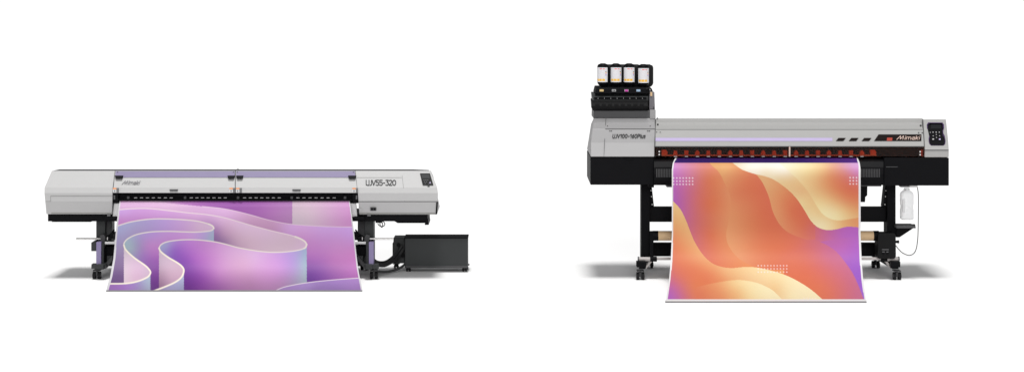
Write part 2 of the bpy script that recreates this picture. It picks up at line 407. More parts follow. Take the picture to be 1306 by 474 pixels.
MB().rect(66, 281.8, 116, 282.8, .05, .3).build('beam_flange', 'blacker', LP)
MB().prism([(495, 281.8), (503, 281.8), (507, 284.2), (545, 284.2), (545, 281.8)], .06, .3).build('beam_flange', 'blacker', LP)
MB().prism([(543.2, 280), (546, 280), (546.8, 286.6), (541.4, 286.6)], .02, .3).build('beam_end', 'black', LP, .002)
for x0, x1 in ((134.5, 147.8), (451.6, 465)):
    MB().rect(x0, 276, x1, 280.4, -.012, .06).build('clamp', 'black', LP, .002)
for x0 in (136.5, 468.5):
    MB().rect(x0, 272.6, x0 + 4.2, 275.6, -.014, .04).build('bracket', 'mgrey', LP, .001)

# --- stands, feet, winding units (mirrored pair)
for sx in (0, 1):
    q = (lambda v: mir(v)) if sx else (lambda v: v)
    def rc(mb, x0, y0, x1, y1, a, b): A = sorted((q(x0), q(x1))); return mb.rect(A[0], y0, A[1], y1, a, b)
    leg = rc(MB(), 122.6, 279, 134.2, 341, .12, .26).build('leg', 'charcoal', LP, .003)
    rc(MB(), 134.2, 280, 143, 336, .16, .25).build('leg_web', 'dgrey', leg)
    ft = MB(); xa, xb = sorted((WX(q(124), 0), WX(q(133), 0)))
    ft.slant(xa, xb, -.02, -.09 if sx else .02, .62, .085, .125); ft.build('foot', 'charcoal', LP, .004)
    rc(MB(), 116.4, 336.6, 134.5, 342.4, .0, .06).build('foot_plate', 'charcoal', LP, .003)
    MB().prism([(q(133.5), 336.5), (q(143.5), 325), (q(143.5), 331), (q(134), 343)], .06, .14).build('brace', 'dgrey', LP, .002)
    if not sx: rc(MB(), 116.2, 308.8, 122.9, 320, .04, .18).build('winder_shoulder', 'charcoal', LP, .004)
    pc = rc(MB(), 122.7, 308.5, 128.9, 338.2, .01, .10).build('violet_cover', 'purple', LP, .003)
    rc(MB(), 129.0, 309.5, 132.2, 338, .03, .12).build('winder_plate', 'charcoal', LP, .003)
    w = MB(); w.prism([(q(129), 310), (q(127.2), 300), (q(132), 298.5), (q(134.5), 302), (q(134), 311)], .06, .12); w.build('winder_arm', 'dgrey', LP, .002)
    A = W(q(97.2), 304.2, .08); B = W(q(128.5), 304.2, .08)
    MB().tube([A, B], .0075).build('winding_rod', 'steel', LP)
    A = W(q(133), 310.2, -.0); B = W(q(158), 310.2, -.0); A.y = B.y = .03
    MB().tube([A, B], .0105, 16).build('winding_tube', 'tube', LP)
    w = MB()
    for px, py, r in ((137.2, 306, .018), (141.2, 303.2, .022), (144.2, 298.4, .018)):
        c = W(q(px), py, .08); w.tube([c + Vector((-.012, -.0, 0)), c + Vector((.012, 0, 0))], r, 14); w.tube([c + Vector((0, -.04, 0)), c], r * .8, 14)
    w.build('gear', 'black', LP)
    MB().tube([W(q(134.5), 302.5, .05), W(q(142), 297.5, .05), W(q(146), 292.5, .06)], .006).build('lever', 'black', LP)
    MB().tube([W(q(137.2), 302.0, .03), W(q(137.2), 305.6, .03)], .005).build('lever_knob', 'steel', LP)
    rc(MB(), 133, 314, 150, 326, .10, .22).build('motor_housing', 'blacker', LP, .004)
    rc(MB(), 136, 326, 152, 334, .08, .2).build('motor_housing', 'charcoal', LP, .004)
    pts = [W(q(140.5), 283, .1), W(q(142.6), 287.2, .1), W(q(139.8), 291.4, .1)] if not sx else [W(487 - 5.2 * math.cos(t * .7) * (1 - t * .06), 284.6 + 3.6 * math.sin(t * .7) + t * .12, .08 + .002 * t) for t in range(0, 18)]
    MB().tube(smooth_curve([tuple(p) for p in pts], 5), .0035, 8).build('loose_cable', 'cable', LP)
    x = WX(q(122.6), .03)
    caster(LP, x, .06, .029)
    caster(LP, (xa + xb) / 2 + (-.078 if sx else .016), .52, .029)
    for px, py in ((138.5, 335.8), (141.3, 337.0)):
        c = W(q(px), py, .2); MB().tube([c + Vector((-.01, 0, 0)), c + Vector((.01, 0, 0))], .013, 12).build('guide_wheel', 'mgrey', LP)
MB().rect(479, 281.5, 486, 284, .06, .1).build('cable_clip', 'black', LP)
MB().tube([(WX(128, .35), .35, .10), (WX(471, .35), .35, .10)], .022).build('cross_tube', 'charcoal', LP)
MB().rect(140, 296, 460, 306, .3, .36).build('cross_beam', 'charcoal', LP, .003)

# ================================================================== LEFT PRINTED SHEET
def paint_left(X, Y):
    C1 = smooth_curve([(196, 257.4), (231, 260.4), (258, 263), (283.5, 265.6), (303, 269.5), (322, 274.4), (336, 278.5), (349.4, 281.8), (371, 285.6), (404, 288), (428, 288.9), (452, 289.2)])
    C2u = smooth_curve([(150, 267.4), (168, 266), (190, 265.8), (215, 268.3), (240, 271.2), (262, 273.2), (283.5, 276.8), (303, 282), (322, 287.6), (349.4, 294.7), (368, 299.0), (381, 303.2), (388.5, 307.4), (391.2, 311.5)])
    C2d = smooth_curve([(391.2, 311.5), (388.5, 316.0), (376.8, 319.4), (354.8, 321.3), (332.9, 320.3), (305.5, 315.8), (289, 311.4), (272.6, 307.8), (250.6, 305.5), (231.5, 305.6), (214, 307.8), (205.5, 311.6), (202.8, 316.2)])
    C2l = smooth_curve([(202.8, 316.2), (205.6, 321), (215, 328.1), (226.5, 334.9), (232.6, 340), (234.4, 345.2), (231.5, 352.8), (224, 359.0), (211, 365.0), (192, 372)])
    C3u = smooth_curve([(145, 290.2), (150.6, 287.6), (168.4, 282.4), (193, 279.1), (220.5, 279.2), (247.9, 281.2), (263, 284.4), (270.6, 287.6), (272.8, 290.8)])
    C3d = smooth_curve([(272.8, 290.8), (268.5, 294.0), (252, 295.6), (236, 295.4), (215, 294.7), (193, 295.4), (175, 298.6), (163.5, 303.8), (158.6, 309), (158.0, 312.5)])
    C3l = smooth_curve([(158.0, 312.5), (160.7, 318.5), (171, 328.2), (184.8, 337.9), (190.6, 343.8), (191.8, 348), (187.6, 353.2), (175.2, 358.4), (160, 361), (136, 361.4)])
    C4 = smooth_curve([(348, 373), (354, 369), (365.8, 364.8), (393.2, 359.8), (426, 356.4), (464, 353.6)])
    C = grad([(150, 257, (222, 165, 212)), (180, 258, (222, 178, 214)), (200, 262, (220, 190, 212)), (230, 257, (185, 120, 190)), (262, 260, (160, 88, 172)), (300, 262, (150, 78, 165)),
              (330, 266, (158, 88, 168)), (350, 272, (172, 108, 176)), (368, 278, (176, 122, 178)), (368, 262, (170, 112, 176))], X, Y)
    fill(C, [(372.8, 240), (470, 240), (470, 300), (372.8, 300)], [(374, 260, (206, 178, 196)), (376, 284, (208, 190, 202)), (395, 275, (214, 188, 204)), (415, 270, (212, 170, 204)), (442, 262, (212, 150, 206)), (445, 285, (206, 140, 198))], X, Y)
    fill(C, C1 + [(480, 289), (480, 380), (120, 380), (120, 257)], [
        (175, 262, (224, 178, 220)), (215, 264, (228, 185, 222)), (250, 267, (222, 175, 220)), (290, 273, (226, 178, 226)), (320, 281, (206, 158, 196)), (350, 290, (200, 150, 190)), (370, 292, (216, 168, 226)), (385, 300, (214, 156, 214)),
        (410, 292, (214, 166, 232)), (440, 294, (210, 160, 232)), (452, 300, (208, 158, 230)), (400, 310, (204, 138, 206)), (430, 312, (206, 142, 206)), (455, 320, (200, 124, 190)), (396, 326, (176, 106, 184)), (394, 345, (112, 58, 148)), (396, 356, (92, 44, 132)),
        (410, 345, (130, 72, 158)), (425, 335, (178, 104, 176)), (430, 350, (150, 88, 162)), (455, 345, (186, 108, 184)), (456, 352, (172, 98, 170))], X, Y)
    fill(C, C2u + [(391.2, 380), (120, 380), (120, 267)], [
        (155, 272, (206, 160, 228)), (154, 280, (206, 138, 208)), (175, 276, (206, 145, 214)), (210, 273, (214, 158, 222)), (250, 277, (222, 172, 222)), (280, 283, (224, 180, 222)), (310, 290, (230, 196, 226)), (340, 298, (228, 196, 222)),
        (375, 306, (220, 192, 208)), (385, 311, (220, 188, 214)), (350, 315, (216, 190, 204)), (320, 308, (220, 188, 206)), (300, 305, (206, 170, 194)), (285, 298, (196, 152, 188)), (276, 303, (142, 104, 160)), (275, 294, (168, 124, 178)), (288, 308, (160, 124, 166))], X, Y)
    fill(C, C3u + [(272.8, 380), (120, 380), (120, 290)], [
        (152, 292, (168, 172, 216)), (168, 286, (172, 170, 214)), (190, 284, (178, 160, 216)), (210, 287, (192, 158, 224)), (235, 287, (210, 166, 222)), (256, 290, (222, 186, 216)), (268, 290, (222, 190, 220)), (170, 294, (172, 160, 205)),
        (150, 305, (162, 154, 198)), (154, 318, (152, 136, 176)), (150, 335, (128, 104, 148)), (155, 350, (102, 74, 122)), (146, 356, (96, 68, 120))], X, Y)
    fill(C, C3d + [(158, 380), (272.8, 380)], [
        (160, 308, (162, 188, 200)), (166, 303, (166, 180, 206)), (176, 301, (172, 160, 214)), (168, 316, (158, 176, 188)), (176, 312, (158, 150, 190)), (195, 300, (188, 150, 222)), (225, 299, (206, 152, 222)), (245, 300, (212, 164, 226)), (262, 298, (190, 166, 226)),
        (268, 300, (170, 180, 208)), (272, 306, (158, 186, 204)), (190, 312, (196, 134, 204)), (200, 310, (198, 140, 208)), (195, 325, (168, 104, 184)), (182, 325, (150, 110, 182)), (200, 335, (136, 72, 160)), (196, 350, (108, 48, 134)), (200, 366, (84, 34, 112)), (235, 312, (200, 140, 214))], X, Y)
    fill(C, C3l[:41 + 30] + [(158, 361.2)], [(160, 320, (212, 196, 206)), (170, 335, (220, 190, 214)), (182, 345, (216, 182, 208)), (160, 352, (222, 200, 212)), (172, 353, (218, 180, 204)), (188, 348, (206, 180, 200))], X, Y)
    k = int(len(C3l) * .55)
    fill(C, C3l[k:] + [(120, 361), (120, 380), (191.8, 380), (191.8, 348)], [(145, 366, (148, 100, 176)), (160, 366, (156, 108, 190)), (175, 364, (152, 128, 190)), (186, 360, (160, 172, 198)), (190, 352, (168, 184, 204)), (180, 369, (146, 140, 176))], X, Y)
    fill(C, C2d + [(202.8, 380), (391.2, 380)], [
        (208, 316, (158, 158, 206)), (212, 311, (164, 168, 212)), (222, 320, (140, 88, 190)), (220, 312, (170, 130, 214)), (240, 312, (192, 122, 216)), (236, 335, (126, 62, 168)), (238, 365, (84, 26, 116)), (260, 310, (204, 138, 214)), (252, 330, (178, 100, 196)), (256, 355, (126, 56, 150)),
        (275, 320, (214, 150, 216)), (290, 330, (218, 164, 214)), (280, 350, (184, 120, 184)), (300, 320, (228, 180, 226)), (310, 335, (222, 172, 210)), (325, 328, (230, 186, 232)), (330, 345, (206, 150, 204)), (345, 326, (222, 170, 232)), (355, 340, (208, 150, 218)), (320, 360, (170, 118, 162)), (280, 366, (138, 78, 146)),
        (360, 360, (166, 122, 168)), (372, 326, (190, 160, 228)), (375, 340, (178, 148, 212)), (382, 322, (178, 170, 222)), (389, 320, (160, 184, 212)), (388, 335, (162, 186, 204)), (388, 355, (152, 166, 178)), (378, 360, (150, 138, 168))], X, Y)
    k2 = int(len(C2l) * .56)
    fill(C, C2l[:k2 + 30] + [(202.8, 372)], [(205, 325, (206, 184, 202)), (214, 335, (212, 184, 204)), (226, 343, (206, 172, 192)), (208, 352, (172, 138, 160)), (218, 352, (200, 164, 184)), (206, 364, (140, 104, 132)), (214, 361, (176, 140, 164))], X, Y)
    fill(C, C2l[k2:] + [(192, 380), (234.5, 380), (234.5, 345)], [(233, 352, (176, 186, 214)), (228, 362, (158, 160, 196)), (215, 368, (150, 148, 186)), (232, 368, (140, 146, 176)), (205, 371, (140, 128, 168))], X, Y)
    fill(C, C4 + [(480, 380), (348, 380)], [(365, 369, (148, 116, 178)), (395, 364, (158, 130, 190)), (430, 361, (156, 120, 190)), (455, 358, (168, 128, 196)), (430, 369, (134, 104, 166)), (400, 371, (128, 100, 160)), (458, 367, (150, 112, 180))], X, Y)
    C[:] = C * .88 + np.array((222, 204, 226.)) * .12
    cr = (246, 238, 226)
    stroke(C, C1[20:], X, Y, .35, (238, 216, 228)); stroke(C, C2u, X, Y, .5, (246, 230, 232)); stroke(C, C3u, X, Y, .6, cr); stroke(C, C2d, X, Y, .65, cr); stroke(C, C3d, X, Y, .65, cr)
    stroke(C, C2l, X, Y, 1.05, (250, 242, 222)); stroke(C, C3l, X, Y, 1.0, (250, 242, 222)); stroke(C, C4, X, Y, .5, (226, 216, 222))
    stroke(C, C2u[-25:], X, Y, 1.0, cr); stroke(C, C3u[-18:], X, Y, .9, cr); stroke(C, C2d[:12], X, Y, 1.0, cr)
    li = np.interp(Y, (255, 285.6, 329.5, 352, 369.6), (153.8, 150.8, 147, 143.2, 138.2)); ri = np.interp(Y, (255, 288, 340.5, 355, 369.6), (444.6, 449.2, 455, 457.6, 460.2))
    C[(X < li) | (X > ri) | (Y > 370.0)] = (222, 220, 224)
    return C
LS_base = (WX(298, -.3), -.3, 0)
sheet('printed_sheet', 254.4, 371.0, ((254.4, 152.6), (285.6, 148.6), (329.5, 144.6), (352, 140.6), (371, 135.2)), ((254.4, 445.8), (288, 450.6), (340, 456.4), (356, 459.4), (371, 462.4)),
      [(254.4, .035), (257.5, -.015), (262, -.052), (268, -.069), (274, -.079), (280, -.0835), (287, -.0848), (293, -.085), ] + drape(-.085, -.53, .36),
      paint_left, 'art', 660, 240, 'violet printed sheet with cream edged ribbon folds, hanging from the wider cream printer', 'printed sheet', LS_base, .715)

# ================================================================== CABINET beside the left printer
cx = WX(556.5, .45)
CB = thing('cabinet', 'low dark grey cabinet on small casters to the right of the wide cream printer', 'cabinet', (cx, .5, 0))
yf_, yb_ = .39, .57
MB().rect(516.4, 303.4, 596.6, 341.6, yf_, yb_).build('body', 'charcoal', CB, .004)
MB().rect(516.0, 338.6, 597.0, 341.4, yf_ - .006, yf_ + .02).build('bottom_rail', 'dgrey', CB, .002)
t = MB(); p0 = W(515.6, 302.6, yf_ - .008); p1 = W(597.2, 303.7, yf_ - .008); t.box(p0.x, p1.x, yf_ - .008, yb_ + .01, p1.z, p0.z); t.build('top_plate', 'blacker', CB, .002)
sd = MB(); a = W(501.5, 303.5, .45); b = W(516.2, 336, .45); sd.box(a.x, b.x, .47, .64, b.z, a.z); sd.build('side_box', 'charcoal', CB, .006)
for k in range(4):
    c = W(508 + k * 1.9, 312 + k * 4.6, .45); MB().tube([c, c + Vector((0, .03, 0))], .014, 14).build('hose_fitting', 'black', CB)
MB().rect(500.6, 310, 503.2, 327, .50, .60).build('side_vent', 'black', CB, .001)
for px, Yc in ((521, .44), (592.6, .44), (505.5, .60), (594.2, .53)): caster(CB, WX(px, Yc), Yc, .017, w=.012, gap=.010)

for k, (r, ctl, lab) in enumerate([
    (.016, [(474, 332, .12), (480, 336.5, .14), (490, 337.6, .22), (500, 333, .33), (508, 326.5, .42), (514, 318, .45)], 'thick black hose sagging from the printer stand to the cabinet, lower of the two'),
    (.012, [(474, 329, .15), (482, 334, .2), (492, 333.6, .28), (501, 327.5, .36), (508, 320, .43), (513, 312.5, .45)], 'black hose above the thick one, running from the printer stand to the cabinet'),
    (.010, [(478, 345.4, .14), (490, 346.4, .22), (502, 344.6, .34), (512, 340.2, .42), (519, 334, .47)], 'grey cable lying on the floor between the violet printer stand and the cabinet')]):
    o = MB().tube(smooth_curve([tuple(W(*p)) for p in ctl], 8), r, 12).build('hose' if k < 2 else 'cable', 'cable' if k < 2 else 'dgrey', None, origin=tuple(W(*ctl[0])), label=lab, cat='hose' if k < 2 else 'cable')
    if k < 2: o['group'] = 'hoses from the wide printer to the cabinet'

# ================================================================== RIGHT PRINTER
PR = ((146, .23), (150.5, .20), (157, .188), (164.4, .085), (180, .03), (187, -.03), (201, -.05), (236, -.05))
def YR(py): return float(np.interp(py, *zip(*PR)))
def YRo(o): return lambda p: YR(p) + o
base = W(982, 357, 0)
RP = thing('roll_printer', 'taller silver grey and black printer with ink bottles on top, printing an orange sheet', 'printer', (base.x, .2, 0), 'large format printers')

lc = MB().loft([(.20, 150.6, 757, 836), (.188, 157, 756.2, 835.8), (.085, 164.4, 755.3, 835.5), (.026, 182, 753.2, 835), (-.05, 199.8, 753.2, 834.6)], .62, .07).build('side_cover', 'grey_side', RP, .005, 'silver side cover with the model lettering')
g = MB(); g.prism([(772.6, 150.8), (773.1, 150.8), (771.3, 182), (770.8, 182)], YRo(-.0015), thick=.01); g.prism([(770.8, 182.1), (771.3, 182.1), (770.5, 199.6), (770.0, 199.6)], YRo(-.0015), thick=.01)
g.rect(772, 164.0, 835.3, 164.7, YRo(-.0025), thick=.01); g.build('panel_gap', 'seam', lc)
g = MB()
for x, y in ((774.8, 160.7), (829.3, 160.7)): g.rect(x - .5, y - .6, x + .5, y + .6, YRo(-.004), thick=.01)
for x, y in ((777.8, 166.8), (779.8, 166.8), (826.2, 166.8), (828.4, 166.8)): g.rect(x - .7, y - .4, x + .7, y + .5, YRo(-.004), thick=.01)
g.build('screw', 'ink', lc)
lettering('model_lettering', 'UJV100-160Plus', 781.2, 823.2, 171.2, 175.6, YR, 'inkblack', lc, .17, .16, .09)
bd = MB().rect(753, 200.8, 834, 235.6, -.045, .60).build('lower_body', 'black', RP, .004, 'black lower body at the ink bottle end')
g = MB(); g.prism([(796, 201.2), (808.6, 201.2), (807.2, 203.8), (797.4, 203.8)], -.052, -.04); g.build('grip', 'blacker', bd)
g = MB()
for x in (761, 828.6): g.rect(x - 1.2, 232.6, x + 1.4, 234.4, -.049, -.03)
g.build('bolt', 'blacker', bd)
mc = MB().loft([(.20, 150.8, 836.6, 1176.4), (.188, 157, 836.4, 1176.6), (.085, 164.4, 836.1, 1177.2), (.03, 180, 835.7, 1178.2), (-.03, 186.8, 835.4, 1178.6)], .5, .07, bottom=WZ(186.8, -.03)).build('front_cover', 'grey', RP, .003)
MB().rect(836.2, 164.5, 1177.0, 165.5, YRo(-.0025), thick=.01).build('panel_gap', 'seam_soft', mc)
MB().rect(836.0, 175.8, 1061.6, 179.9, YRo(-.003), thick=.01).build('lilac_band', 'lilac', mc)
MB().rect(835.4, 186.2, 1178.8, 187.1, YRo(-.004), thick=.01).build('lid_edge', 'seam', mc)
MB().rect(835.4, 150.9, 836.0, 186.6, YRo(-.001), thick=.02).build('panel_gap', 'seam', mc)
MB().rect(1176.7, 152, 1177.4, 164.2, YRo(-.001), thick=.02).build('panel_gap', 'seam', mc)
for k in range(3):
    x = 1066.3 + k * 16.4
    MB().prism([(x + 3.2, 175.9), (x + 12.3, 175.9), (x + 9.2, 179.8), (x, 179.8)], YRo(-.005), thick=.01).build('slanted_window', 'dark_red_glass', mc)
lw = MB().prism([(1120.7, 171.4), (1175.2, 171.4), (1175.2, 179.7), (1115.0, 179.7)], YRo(-.005), thick=.01).build('logo_window', 'dark_red_glass', mc)
MB().prism([(1131.4, 175.6), (1138.2, 175.6), (1137.8, 179.5), (1131.0, 179.5)], YRo(-.007), thick=.01).build('red_mark', 'redpaint', mc)
lettering('maker_lettering', 'Mimaki', 1144.4, 1173.6, 173.3, 177.9, YRo(-.004), 'brass', mc, .145, .3, .03)
g = MB()
for x, y, s_ in ((839.0, 158.8, 1.0), (837.6, 168.3, .5), (842, 168.5, .5), (1174.3, 160.2, 1.0), (1171.8, 169.2, .6), (1176.3, 169.2, .6), (838.4, 150.9, .7)):
    g.rect(x - s_, y - s_, x + s_, y + s_, YRo(-.005), thick=.01)
g.build('screw', 'inkblack', mc)
rcv = MB().loft([(.19, 152.2, 1177.6, 1206.8), (.08, 164.4, 1177.9, 1207.6), (.03, 180, 1178.8, 1209.2), (-.05, 190.6, 1179.3, 1210.0), (-.055, 200.6, 1179.3, 1210.3)], .62, .06).build('side_cover', 'grey', RP, .006, 'silver side cover carrying the keypad')
YK = lambda p: float(np.interp(p, (152.2, 164.4, 180, 190.6, 200.6), (.19, .08, .03, -.05, -.055)))
MB().rect(1179.6, 190.8, 1209.9, 191.8, lambda p: YK(p) - .003, thick=.01).build('panel_gap', 'seam', rcv)
KR = [(156.8, 1184.4, 1200.8), (158.6, 1182.8, 1203.2), (163.4, 1183.0, 1203.4), (164.4, 1183.8, 1203.0), (166, 1185.0, 1202.2), (176.3, 1186.2, 1203.0), (179.4, 1185.3, 1205.2), (180, 1185.2, 1205.3), (183, 1186, 1205.0), (184.8, 1188, 1203.2)]
MB().loft([(YK(p) - .006, p + (-.6 if i == 0 else .6 if i == len(KR) - 1 else 0), a - .7, b + .7) for i, (p, a, b) in enumerate(KR)], .12, .0).build('keypad_trim', 'violet_edge', rcv)
kp = MB().loft([(YK(p) - .010, p, a, b) for p, a, b in KR], .12, .0).build('keypad', 'blacker', RP)
MB().rect(1187.2, 158.4, 1200.2, 164.2, lambda p: YK(p) - .013, thick=.01).build('display', 'screen', kp)
g = MB()
for x, y, r in ((1186.4, 168.8, .5), (1190, 168.6, .65), (1194, 168.6, .65), (1198, 168.6, .65), (1194.2, 171.6, .5), (1190.2, 173.2, .55), (1198.4, 173.2, .55), (1194.4, 175.2, .55), (1190.2, 177.4, 1.0)):
    g.rect(x - r, y - r * .75, x + r, y + r * .75, lambda p: YK(p) - .013, thick=.01)
g.build('button', 'silver', kp)
MB().rect(1197.6, 176.6, 1199.6, 178.4, lambda p: YK(p) - .0135, thick=.01).build('button', 'lilac', kp)
bd = MB().rect(1127.4, 201.2, 1210.3, 236.6, -.05, .60).build('lower_body', 'black', RP, .004, 'black lower body under the keypad')
g = MB()
for x, y in ((1132, 225.5), (1132, 234), (1206.5, 225.5), (1206.5, 233.5)): g.rect(x - .6, y - .6, x + .6, y + .6, -.053, -.03)
g.build('bolt', 'blacker', bd)
MB().rect(1130, 212.4, 1145, 213.2, -.0535, -.03).build('panel_gap', 'dgrey', bd)

# slot with pinch rollers behind a red tinted pane
MB().rect(834.8, 186.8, 1179.0, 204, .14, .5).build('print_slot', 'blacker', RP)
g_ = MB().rect(834.8, 186.9, 1179, 187.6, -.02, .14).build('slot_roof', 'blacker', RP)
for k in range(20):
    x = 847.5 + 14.0 * k
    big = k in (0, 19)
    f = MB()
    if big: f.prism([(x - 3.6, 191), (x + 2.4, 191), (x + 4.2, 194), (x + 3.4, 198.6), (x - 3.6, 198.6)], .0, .06)
    elif k % 3 == 1: f.prism([(x - 1.9, 192), (x + 1.9, 192), (x + 3.0, 198.6), (x - 3.0, 198.6)], .0, .05)
    elif k % 3 == 2: f.prism([(x - 2.7, 191.8), (x + 2.7, 191.8), (x + 2.4, 198.6), (x - 2.4, 198.6)], .0, .05)
    else: f.prism([(x - 1.2, 191.8), (x + 1.2, 191.8), (x + 3.0, 195), (x + 2.6, 198.6), (x - 2.6, 198.6), (x - 3, 195.4)], .0, .05)
    f.build('pinch_roller', 'amber', RP, .002)
MB().rect(844, 197.4, 1118, 198.8, .012, .05).build('roller_rail', 'amber', RP, .001)
g = MB()
for k in range(1, 19): x = 847.5 + 14 * k; g.rect(x - 2.0, 199.2, x + 2.0, 199.9, -.034, -.02)
g.build('roller_tip', 'silver', RP)
MB().rect(1006.2, 187.2, 1008.0, 199.6, -.036, -.0).build('slot_post', 'brass', RP)
MB().rect(835.4, 187.2, 1178.8, 199.6, -.030, -.027).build('tinted_pane', 'pane', RP)
g = MB()
for x, y in ((840.8, 193.3), (840.8, 197.1), (1173.6, 193.5), (1173.6, 197.3)): g.rect(x - .8, y - .8, x + .8, y + .8, -.034, -.029)
g.build('pane_screw', 'white', RP)
MB().prism([(1174.6, 191.4), (1176.6, 191), (1176.6, 199), (1174.6, 199)], .0, .04).build('pinch_roller', 'amber', RP)

# platen (ribbed black front guide)
rows = [(.06, 199.9), (.0, 201.5), (-.05, 206), (-.085, 213), (-.095, 222), (-.09, 230), (-.06, 236)]
pl = MB().loft([(Y, py, 834.2, 1126.8) for Y, py in rows], .5, .0).build('platen_guide', 'black', RP)
g = MB()
for a in (837, 1098.6):
    for k in range(12): x = a + k * 2.05; g.rect(x, 215.4, x + 1.0, 226, -.1005, -.08)
g.build('guide_rib', 'dgrey', pl)
g = MB(); g.rect(850.5, 235.5, 860, 238.6, -.04, .2); g.rect(1097, 236, 1124, 237.6, -.03, .2); g.build('guide_bracket', 'dgrey', pl)
MB().rect(826.8, 232, 834.2, 239, .0, .2).build('bracket', 'black', RP, .002)

# --- ink station
YOFF = .085
S0 = MB().loft([(.13, 141, 757.6, 829), (.118, 149.8, 756.8, 829), (.125, 151.6, 757.2, 829)], .52, .0).build('ink_station_base', 'dgrey', RP, .003)
S1 = MB().loft([(.15, 128.6, 755.6, 827), (.10, 131.2, 754.6, 826.6), (.08, 135.5, 754, 826.2), (.09, 138.6, 754.8, 826), (.13, 141.4, 756.6, 826.2)], .50, .0).build('ink_tray_front', 'ridge', RP, .004)
g = MB()
for k in range(8): x = 759.2 + k * 8.1; g.rect(x, 132.4, x + 5.4, 134.4, .0815, .10)
g.build('tray_number_recess', 'recess', S1)
S2 = MB().loft([(.22, 119.5, 755.6, 828), (.20, 121.5, 755.2, 828.2), (.165, 123.4, 756.6, 827), (.165, 129.0, 756.8, 827)], .50, .0).build('ink_tray_rail', 'charcoal', RP, .003)
g = MB(); g.rect(758, 124.0, 824.5, 127.0, .160, .18); g.build('rail_channel', 'blacker', S2)
g = MB()
for k in range(8): x = 762.8 + k * 8.1; g.rect(x - .4, 125.1, x + .4, 125.9, .155, .17)
g.build('indicator_lamp', 'silver', S2)
S3 = MB().loft([(.20, 111.5, 760.5, 829), (.17, 113.4, 760, 828.6), (.165, 119.6, 758.8, 828.6)], .50, .0).build('bottle_dock', 'blacker', RP, .004)
for x, mm_ in ((767.3, 'yellow'), (783.0, 'silver'), (799.0, 'magenta'), (814.2, 'sky')):
    t_ = MB().rect(x - 2.5, 114.2, x + 2.5, 116.9, .157, .17).build('ink_chip', 'silver' if mm_ in ('silver', 'magenta') else mm_, S3)
    if mm_ == 'silver':
        g = MB(); g.rect(x - 1.7, 114.7, x - .5, 116.5, .1555, .16); g.rect(x + .3, 114.7, x + 1.7, 116.5, .1555, .16); g.build('chip_print', 'inkblack', S3)
    elif mm_ == 'magenta': MB().rect(x - 2.0, 114.3, x + 2.0, 116.9, .1555, .16).build('chip_print', 'magenta', S3)
    elif mm_ == 'yellow': MB().rect(x - 1.9, 114.8, x + 1.9, 116.4, .1555, .16).build('chip_print', 'orange' if 0 else 'yellow', S3)
S4 = MB().loft([(.17, 117.5, 828.4, 834.6), (.16, 122, 828.2, 835.0), (.14, 139.8, 828.0, 835.4)], .50, .0).build('station_side_panel', 'panel_side', RP, .004)
MB().rect(828.8, 140.2, 836.2, 151.4, .108, .5).build('station_side_foot', 'grey_side', RP, .003)
MB().rect(829.4, 117.6, 831.9, 122.6, .152, .16).build('side_sticker', 'kraft', S4)
g = MB()
for y in (137, 139.2, 144.4, 147.0): g.rect(833.2, y - .5, 834.2, y + .5, .13, .15)
g.build('screw', 'inkblack', S4)
MB().tube(smooth_curve([tuple(W(824, 114, .17)), tuple(W(829, 112.5, .16)), tuple(W(831.5, 116.5, .16))], 6), .007, 8).build('ink_tube', 'rubber', RP)

YOFF = 0
# --- ink bottles: own things
def bottle_proto(back):
    c = W(769.0, 111.5, .34); c = Vector((c.x, c.y, c.z))
    t = thing('ink_bottle', 'x', 'bottle', tuple(c), 'ink bottles on the silver printer')
    h = WZ(81.6, .34) - c.z
    r = .0455
    MB().lathe(c, [(.016, -.012), (.017, .008), (.030, .015), (r - .006, .026), (r, .040), (r, h - .022), (r - .002, h - .016), (r - .005, h - .008), (r - .012, h - .002), (r - .022, h)]).build('bottle_body', 'black' if not back else 'rubber', t)
    MB().lathe(c + Vector((0, 0, h)), [(.022, -.002), (.022, .003), (.018, .004)]).build('bottle_foot', 'black', t)
    if not back:
        nx, ny = 60, 60; a0, a1 = math.radians(-66), math.radians(66); z0, z1 = .043, h - .027
        V = []; Cc = []
        rnd = random.Random(9)
        spk = {(int(rnd.random() * 60), int(rnd.random() * 60)) for _ in range(160)}
        for j in range(ny + 1):
            v = j / ny
            for i in range(nx + 1):
                u = i / nx; a = a0 + (a1 - a0) * u
                V.append(Vector((c.x + (r + .0012) * math.sin(a), c.y - (r + .0012) * math.cos(a), c.z + z0 + (z1 - z0) * v)))
                col = (216, 215, 218)
                if .07 < v < .22 and any(abs(u - q) < .09 for q in (.17, .42, .67)) : col = (236, 186, 78)
                elif .07 < v < .22 and .08 < u < .75: col = (238, 208, 160)
                elif .87 < v < .92 and (.35 < u < .55 or .6 < u < .74): col = (226, 96, 96)
                elif .80 < u < .87 and .68 < v < .74: col = (30, 30, 30)
                elif .80 < u < .87 and .60 < v < .67: col = (238, 180, 60)
                elif .80 < u < .87 and .52 < v < .59: col = (200, 60, 150)
                elif .80 < u < .87 and .44 < v < .51: col = (70, 90, 190)
                elif .3 < v < .8 and .2 < u < .75 and (i, j) in spk and j % 4 == 0: col = (214, 212, 218)
                Cc.append((*lin(col), 1))
        F = [[j * (nx + 1) + i, j * (nx + 1) + i + 1, (j + 1) * (nx + 1) + i + 1, (j + 1) * (nx + 1) + i] for j in range(ny) for i in range(nx)]
        mb = MB(); mb.v = V; mb.f = F; mb.sm = [True] * len(F)
        lo = mb.build('paper_label', 'lab', t)
        at = lo.data.color_attributes.new('print', 'FLOAT_COLOR', 'POINT')
        at.data.foreach_set('color', np.array(Cc, np.float32).ravel())
    return t
bp = bottle_proto(False); bk = bottle_proto(True)
